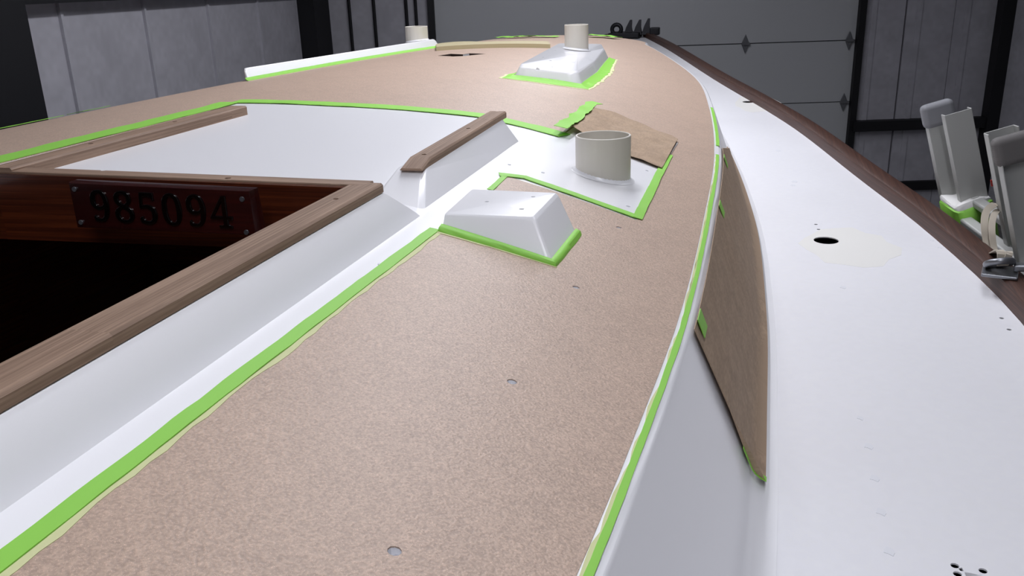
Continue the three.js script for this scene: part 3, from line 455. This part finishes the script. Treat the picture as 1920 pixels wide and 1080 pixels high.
function skirt(label, base, top, outW, climb, fringe) {      // tape folded from a foot line up the face of a block; base in (x, s), top as points above it
  const sd = tapeSeed++, r = rng(sd), up3 = [], lo3 = [], fr = []; let ja = 0;
  const P = [], Tt = []; for (let i = 0; i + 1 < base.length; i++) { const n = Math.max(2, Math.round(Math.hypot(base[i + 1][0] - base[i][0], base[i + 1][1] - base[i][1]) / 0.02)); for (let k = 0; k < n + (i + 2 === base.length ? 1 : 0); k++) { const q = k / n; P.push([lerp(base[i][0], base[i + 1][0], q), lerp(base[i][1], base[i + 1][1], q)]); Tt.push(top[i].clone().lerp(top[i + 1], q)); } }
  const rings = P.map((p, i) => { ja = ja * 0.7 + (r() - 0.5) * outW * 0.25; const A = R3(p), T = Tt[i]; const o = V(A.x - T.x, 0, A.z - T.z).normalize(); const on = d => { const X = A.x + o.x * d, Z = A.z + o.z * d; return V(X, roofY(X, -Z) + 0.0025, Z); }; const u = A.clone().lerp(T, climb / A.distanceTo(T) + ja * 2); const f = on(0.004); f.y += 0.004; const e = on(outW + ja); fr.push([on(outW * 0.5), on(outW + ja + (fringe || 0) * (0.6 + 0.8 * r()))]); const th = o.clone().multiplyScalar(0.0018).add(V(0, 0.0008, 0)); return [u.clone().add(th), f.clone().add(th), e.clone().add(V(0, 0.0006, 0)), e.clone().add(V(0, -0.002, 0)), f.clone().add(V(0, -0.002, 0)), u.clone()]; });
  const m = solo('masking_tape', loft(rings, { crease: 1.0 }), M.tape, label, 'tape', 'green masking tape strips');
  if (fringe) part('paint_fringe', loft(fr.map(([a, b]) => [a.clone().add(V(0, -0.0003, 0)), b.clone().add(V(0, -0.0003, 0)), b.clone().add(V(0, -0.003, 0)), a.clone().add(V(0, -0.003, 0))]), { crease: 0.8 }), M.tapeFringe, m, 'pale paint stained tape edge');
}
skirt('green tape strip across the aft foot of the wedge shaped pad', [padBase[0], padBase[1]], [padTop[0], padTop[1]], 0.012, 0.012, 0.004);
skirt('short green tape strip along the side foot of the wedge shaped pad', [padBase[1], padBase[2]], [padTop[1], padTop[2]], 0.009, 0.010, 0);
tape('short green tape strip behind the wedge shaped pad', RP([[918, 358], [948, 331]]), 0.005, 0.006, {});
tape('green tape strip on the aft edge of the white masked square', RP([[936, 329], [985, 334], [1060, 360], [1195, 409]]), 0.009, 0.012, {});
tape('green tape strip on the outboard edge of the white masked square', RP([[1194, 412], [1238, 322], [1254, 292]]), 0.007, 0.010, { crumple: 0.004 });
tape('crumpled green tape strip beside the folded brown paper sheet', RP([[1050, 257], [1072, 242], [1110, 211], [1122, 209]]), 0.017, 0.017, { jl: 0.007, jr: 0.007, crumple: 0.006, dy: 0.022 });
tape('green tape strip along the forward edge of the white hatch bay', RP([[1058, 256], [1000, 240], [900, 218], [800, 208], [620, 197], [440, 192]]), 0.026, 0.030, {});
tape('long green tape strip beside the long teak runner', [[-1.330, 0.3], [-1.330, 1.2], [-1.33, 1.95], [-1.335, 2.06]], 0.032, 0.028, {});
tape('green tape strip near the port edge of the cabin top', RP([[-60, 248], [0, 237.5], [60, 225], [104, 217]]), 0.03, 0.03, { dy: 0.005 });
tape('short green tape strip near the port edge of the cabin top', RP([[140, 211], [192, 203.5]]), 0.03, 0.03, { dy: 0.005 });
{
  const p = []; for (let s = 0.5; s < 2.36; s += 0.06) p.push([edgeX(s) - 0.004, s]);
  tape('long green tape strip down the rounded starboard cabin edge', p, 0.003, 0.004, { fringe: [0.0015, 0], jl: 0.001, jr: 0.0006, dy: 0.0014, crumple: 0.001 });
  const q = []; for (let s = 2.42; s < 3.1; s += 0.06) q.push([edgeX(s) - 0.003, s]);
  tape('narrow green tape strip along the curved shoulder of the cabin edge', q, 0.004, 0.005, { dy: 0.0014 });
}
{
  const B = [0, 1, 2, 3].map(i => pedB[i]), Tp = [0, 1, 2, 3].map(i => R3(pedT[i], 0.047));
  const b0 = [lerp(pedB[5][0], pedB[0][0], 0.9), lerp(pedB[5][1], pedB[0][1], 0.9)], t0 = R3(pedT[0], 0.047).lerp(R3(pedT[5], 0.047), 0.1);
  skirt('green tape strip round the foot of the vent pedestal with screw holes', [b0, ...B], [t0, ...Tp], 0.03, 0.014, 0.012);
  skirt('green tape strip along the foot of the vent pedestal by the ribbed wall', [0, 5].map(i => portPed(pedB[i])), [0, 5].map(i => R3(portPed(pedT[i]), 0.047)), 0.03, 0.014, 0.012);
  tape('green tape strip at the front of the cabin top by the stem fitting', RP([[1104, 70.5], [1130, 71], [1158, 74]]), 0.05, 0.05, { step: 0.04, dy: 0.008, crumple: 0.012 });
  tape('thin green tape strip at the front of the cabin top near the overhead door', RP([[940, 73], [985, 71.5], [1045, 71]]), 0.05, 0.05, { step: 0.04, dy: 0.006, crumple: 0.01 });
}
{ // olive masked strip across the cabin top
  const P = [[818, 96], [818, 88], [905, 86], [1028, 85], [1032, 91]].map(p => onRoof(...p));
  solo('paper_strip', patch(P, [], (X, s) => roofY(X, s) + 0.02, 0.02, 0.06), M.masking, 'olive beige paper strip masked across the cabin top ahead of the mast opening', 'paper');
}
{ // folded kraft sheet beside the vent pipe
  const P = [[1066, 247], [1080, 238], [1108, 214], [1152, 219], [1210, 239], [1271, 267], [1241, 320], [1186, 299], [1110, 268]].map(p => onRoof(...p));
  const f = bump(77, 0.008); solo('kraft_paper', patch(P, [], (X, s) => roofY(X, s) + 0.004 + f(X, s) + 0.012 * clamp((-0.36 - X) / 0.08, 0, 1), 0.0012, 0.03), M.kraft, 'brown paper sheet laid over the white masked square behind the vent pipe', 'paper');
}
const sideP = (s, t, out) => { const e = R3([edgeX(s) + 0.006, s], -0.004), b = D3([baseX(s) + 0.002, s], 0.012); const p = e.lerp(b, t); const n = V(deckH(s) - 0.45, 0.10, 0).normalize(); const hh = p.y - D3([0, s]).y; if (hh < 0.045) { const k = clamp(1 - hh / 0.045, 0, 1); out += 0.045 * (1 - Math.sqrt(1 - k * k * 0.9)); } return p.addScaledVector(n, out); };
{ // brown paper hung down the cabin side
  const f = noiseTile(8, 91); const N = 36, K = 14, A = [], B = []; const s00 = onRoof(1290, 612)[1], s01 = onDeck(1405, 932)[1] + 0.02, s10 = 2.42, s11 = 3.72;
  for (let i = 0; i <= N; i++) { const ra = [], rb = []; for (let j = 0; j <= K; j++) { const t = j / K, s = lerp(lerp(s00, s01, t), lerp(s10, s11, t), i / N), w = 0.0055 + t * (1 - t) * 4 * 0.006 * f(s * 0.7, t * 0.3) + 0.003 * t; ra.push(sideP(s, t, w)); rb.push(sideP(s, t, w - 0.0012)); } A.push(ra); B.push(rb); }
  const rings = A.map((r, i) => [...r, ...B[i].slice().reverse()]);
  solo('kraft_paper', loft(rings, { crease: 0.9 }), M.kraft, 'long brown paper sheet hung down the starboard cabin side', 'paper');
  const tab = (label, sa, sb, ta, tb, w) => { const A = [], B = []; for (let i = 0; i <= 8; i++) { const k = i / 8, s = lerp(sa, sb, k), t = lerp(ta, tb, k); const q = (dt, o) => sideP(s + w * (1 - Math.abs(dt)) * 0 + w * dt, t, o + 0.0075); A.push([q(-1, 0.002), q(1, 0.002), q(1, 0.0008), q(-1, 0.0008)]); } return solo('masking_tape', loft(A, { crease: 0.4 }), M.tape, label, 'tape', 'green masking tape strips'); };
  tab('green tape strip on the lower aft corner of the hung brown paper', lerp(s00, s01, 0.74), s01 + 0.004, 0.74, 1.0, 0.007);
  for (const [px, py, n] of [[1300, 590, 0], [1349, 382, 1], [1352, 292, 2]]) { const s = onRoof(px - 8, py)[1]; tab(['green tape tab holding the aft top corner of the hung paper', 'green tape tab holding the top edge of the hung paper midway', 'green tape tab holding the forward top corner of the hung paper'][n], s - 0.0, s + 0.01, -0.015, 0.09, 0.022); }
}
// small putty marks on the white margin
{ const marks = [[713, 497], [478, 682], [10, 1055], [955, 309], [1018, 324]]; for (const [x, y] of marks) { const p = onRoof(x, y); part('putty_spot', patch(circle(p[0], p[1], 0.0035, 8), [], (X, s) => roofY(X, s) + 0.0012, 0.002, 0.05), M.filler, cabinTop, 'small grey putty spot'); } }
// ---------------------------------------------------------------- ladder, strap and chock
{
  const lean = 0.3, a = V(-lean, 1, 0).normalize(), b = V(0.15, 0, 1).normalize(), n = a.clone().cross(b).normalize(), p0 = V(0.72, CAMY - 0.70, -2.3);
  const at = (x, y) => onPlane(x, y, p0, n);
  const tops = [[1766, 197], [1788, 212], [1864, 244], [1903, 256]].map(p => at(...p));
  const foot = p => { const k = (p.y - 0.02) / a.y; return p.clone().addScaledVector(a, -k); };
  const t = thing('extension_ladder', 'aluminium extension ladder leaning on the cap rail with grey end caps', 'ladder', foot(tops[1].clone().lerp(tops[2], 0.5)).setY(0));
  const nn = n.x > 0 ? n.clone() : n.clone().negate();   // outboard
  const rail = (top, off, sgn) => { const T = top.clone().addScaledVector(nn, off), B = foot(T); const g = [beam(B, T, 0.076, 0.003, nn)]; for (const e of [-0.0365, 0.0365]) { const o = nn.clone().multiplyScalar(e).addScaledVector(b, sgn * 0.014); g.push(beam(B.clone().add(o), T.clone().add(o), 0.004, 0.030, nn)); } return mergeGeometries(g); };
  const R = [rail(tops[0], -0.012, -1), rail(tops[1], 0.012, -1), rail(tops[2], 0.012, 1), rail(tops[3], -0.012, 1)];
  R.forEach((g, i) => part('side_rail', g, M.alu, t));
  for (const [i, mat] of [[0, M.rubber], [3, M.dirtyCap]]) { const T = tops[i].clone().addScaledVector(nn, -0.012).addScaledVector(b, (i ? 1 : -1) * 0.012); const g = beam(T.clone().addScaledVector(a, -0.062), T.clone().addScaledVector(a, 0.012), 0.094, 0.044, nn, 0.016); part('end_cap', g, mat, t, i ? 'paint spattered dark end cap' : 'grey rubber end cap'); }
  for (const [i, j, off, d0] of [[1, 2, 0.012, 0.275], [0, 3, -0.03, 0.33]]) for (let k = 0; k < 7; k++) { const o = a.clone().multiplyScalar(-(d0 + k * 0.305)).addScaledVector(nn, off); const A = tops[i].clone().add(o), B = tops[j].clone().add(o); part('rung', beam(A, B, 0.034, 0.026, nn, 0.008), M.alu, t); }
  // padding wraps where the ladder bears on the rail
  const wrap = (i0, i1, d0, d1, gw, label) => { const c0 = tops[i0].clone().lerp(tops[i1], 0.5); const ring = (d, k, w) => Array.from({ length: 20 }, (_, q) => { const an = q / 20 * 6.2832, e = 0.5; const cx = Math.sign(Math.cos(an)) * Math.abs(Math.cos(an)) ** e, sy = Math.sign(Math.sin(an)) * Math.abs(Math.sin(an)) ** e; return c0.clone().addScaledVector(a, -d + 0.006 * Math.sin(an * 3 + d * 60)).addScaledVector(nn, cx * (0.052 + w)).addScaledVector(b, sy * (gw + w)); }); const th = solo('padding_wrap', loft([ring(d0, 1, 0.002), ring(d0 + 0.006, 1, 0.006), ring(d0 + 0.03, 1, 0.005), ring(d1 - 0.02, 1, 0.006), ring(d1, 1, 0.002)], { crease: 0.8 }), M.cloth, label, 'padding', 'ladder padding wraps'); part('green_tape_band', loft([ring(d0 + 0.014, 1, 0.006), ring(d0 + 0.018, 1, 0.010), ring(d0 + 0.06, 1, 0.011), ring(d1 - 0.05, 1, 0.009), ring(d1 - 0.045, 1, 0.006)], { crease: 0.8 }), M.tape, th, 'green tape wound round the padding'); };
  wrap(0, 1, 0.272, 0.47, 0.075, 'white cloth padding bound with green tape, under the clean grey ladder cap');
  wrap(3, 3, 0.33, 0.52, 0.05, 'white cloth padding bound with green tape, under the paint spattered ladder cap');
  // red tag between the rails
  const rt = at(1848, 353); part('warning_tag', beam(rt.clone().addScaledVector(nn, 0.03), rt.clone().addScaledVector(nn, 0.03).addScaledVector(a, 0.02), 0.03, 0.004, nn), M.red, t, 'small red plastic tag');
  // chock on the rail
  const ck = onDeck(1868, 548), cs = ck[1], cX = railX(cs) + 0.008, cy = deckY(0, cs) + 0.046; const ct = thing('rail_chock', 'grey metal ring chock bolted on the cap rail by the ladder', 'chock', V(cX, cy, -cs));
  const bp = new RoundedBoxGeometry(0.075, 0.008, 0.085, 2, 0.003); bp.rotateY(-0.25); bp.translate(cX, cy + 0.004, -cs); part('base_plate', bp.index ? bp.toNonIndexed() : bp, M.metal, ct);
  const tr = new THREE.TorusGeometry(0.027, 0.008, 12, 28); tr.rotateX(Math.PI / 2 - 0.5); tr.rotateY(0.3); tr.translate(cX - 0.004, cy + 0.026, -cs); part('ring', tr.toNonIndexed(), M.metal, ct);
  const lug = new RoundedBoxGeometry(0.06, 0.016, 0.03, 2, 0.005); lug.rotateY(-0.3); lug.rotateZ(0.15); lug.translate(cX + 0.055, cy + 0.022, -cs + 0.01); part('lug', lug.index ? lug.toNonIndexed() : lug, M.metal, ct);
  // webbing strap from a rung down to the chock
  const ch = V(cX, cy + 0.02, -cs); const q = (x, y, off = -0.06) => onPlane(x, y, p0.clone().addScaledVector(nn, off), n);
  const band = (pts, w) => { const c = new THREE.CatmullRomCurve3(pts), N = 40, rings = []; for (let i = 0; i <= N; i++) { const p = c.getPoint(i / N), tg = c.getTangent(i / N); const wd = right.clone().addScaledVector(tg, -right.dot(tg)).normalize(), th = wd.clone().cross(tg); const k = [[-w, -0.0015], [w, -0.0015], [w, 0.0015], [-w, 0.0015]]; rings.push(k.map(([u, v]) => p.clone().addScaledVector(wd, u).addScaledVector(th, v))); } return loft(rings, { crease: 0.5 }); };
  const st = thing('tie_strap', 'beige webbing strap tying the ladder to the rail chock', 'strap', ch.clone());
  part('strap_band', band([q(1884, 384, 0.0), q(1866, 383, -0.03), q(1850, 396, -0.06), q(1846, 425, -0.085), q(1853, 468, -0.10), ch.clone().add(V(-0.004, 0.03, 0)), ch.clone()], 0.009), M.webbing, st);
  part('strap_band', band([q(1886, 394, 0.0), q(1872, 394, -0.025), q(1862, 408, -0.055), q(1860, 435, -0.08), q(1866, 475, -0.095), ch.clone().add(V(0.012, 0.03, 0.004)), ch.clone().add(V(0.008, 0, 0))], 0.008), M.webbing, st);
}
renderer.render(scene, camera);
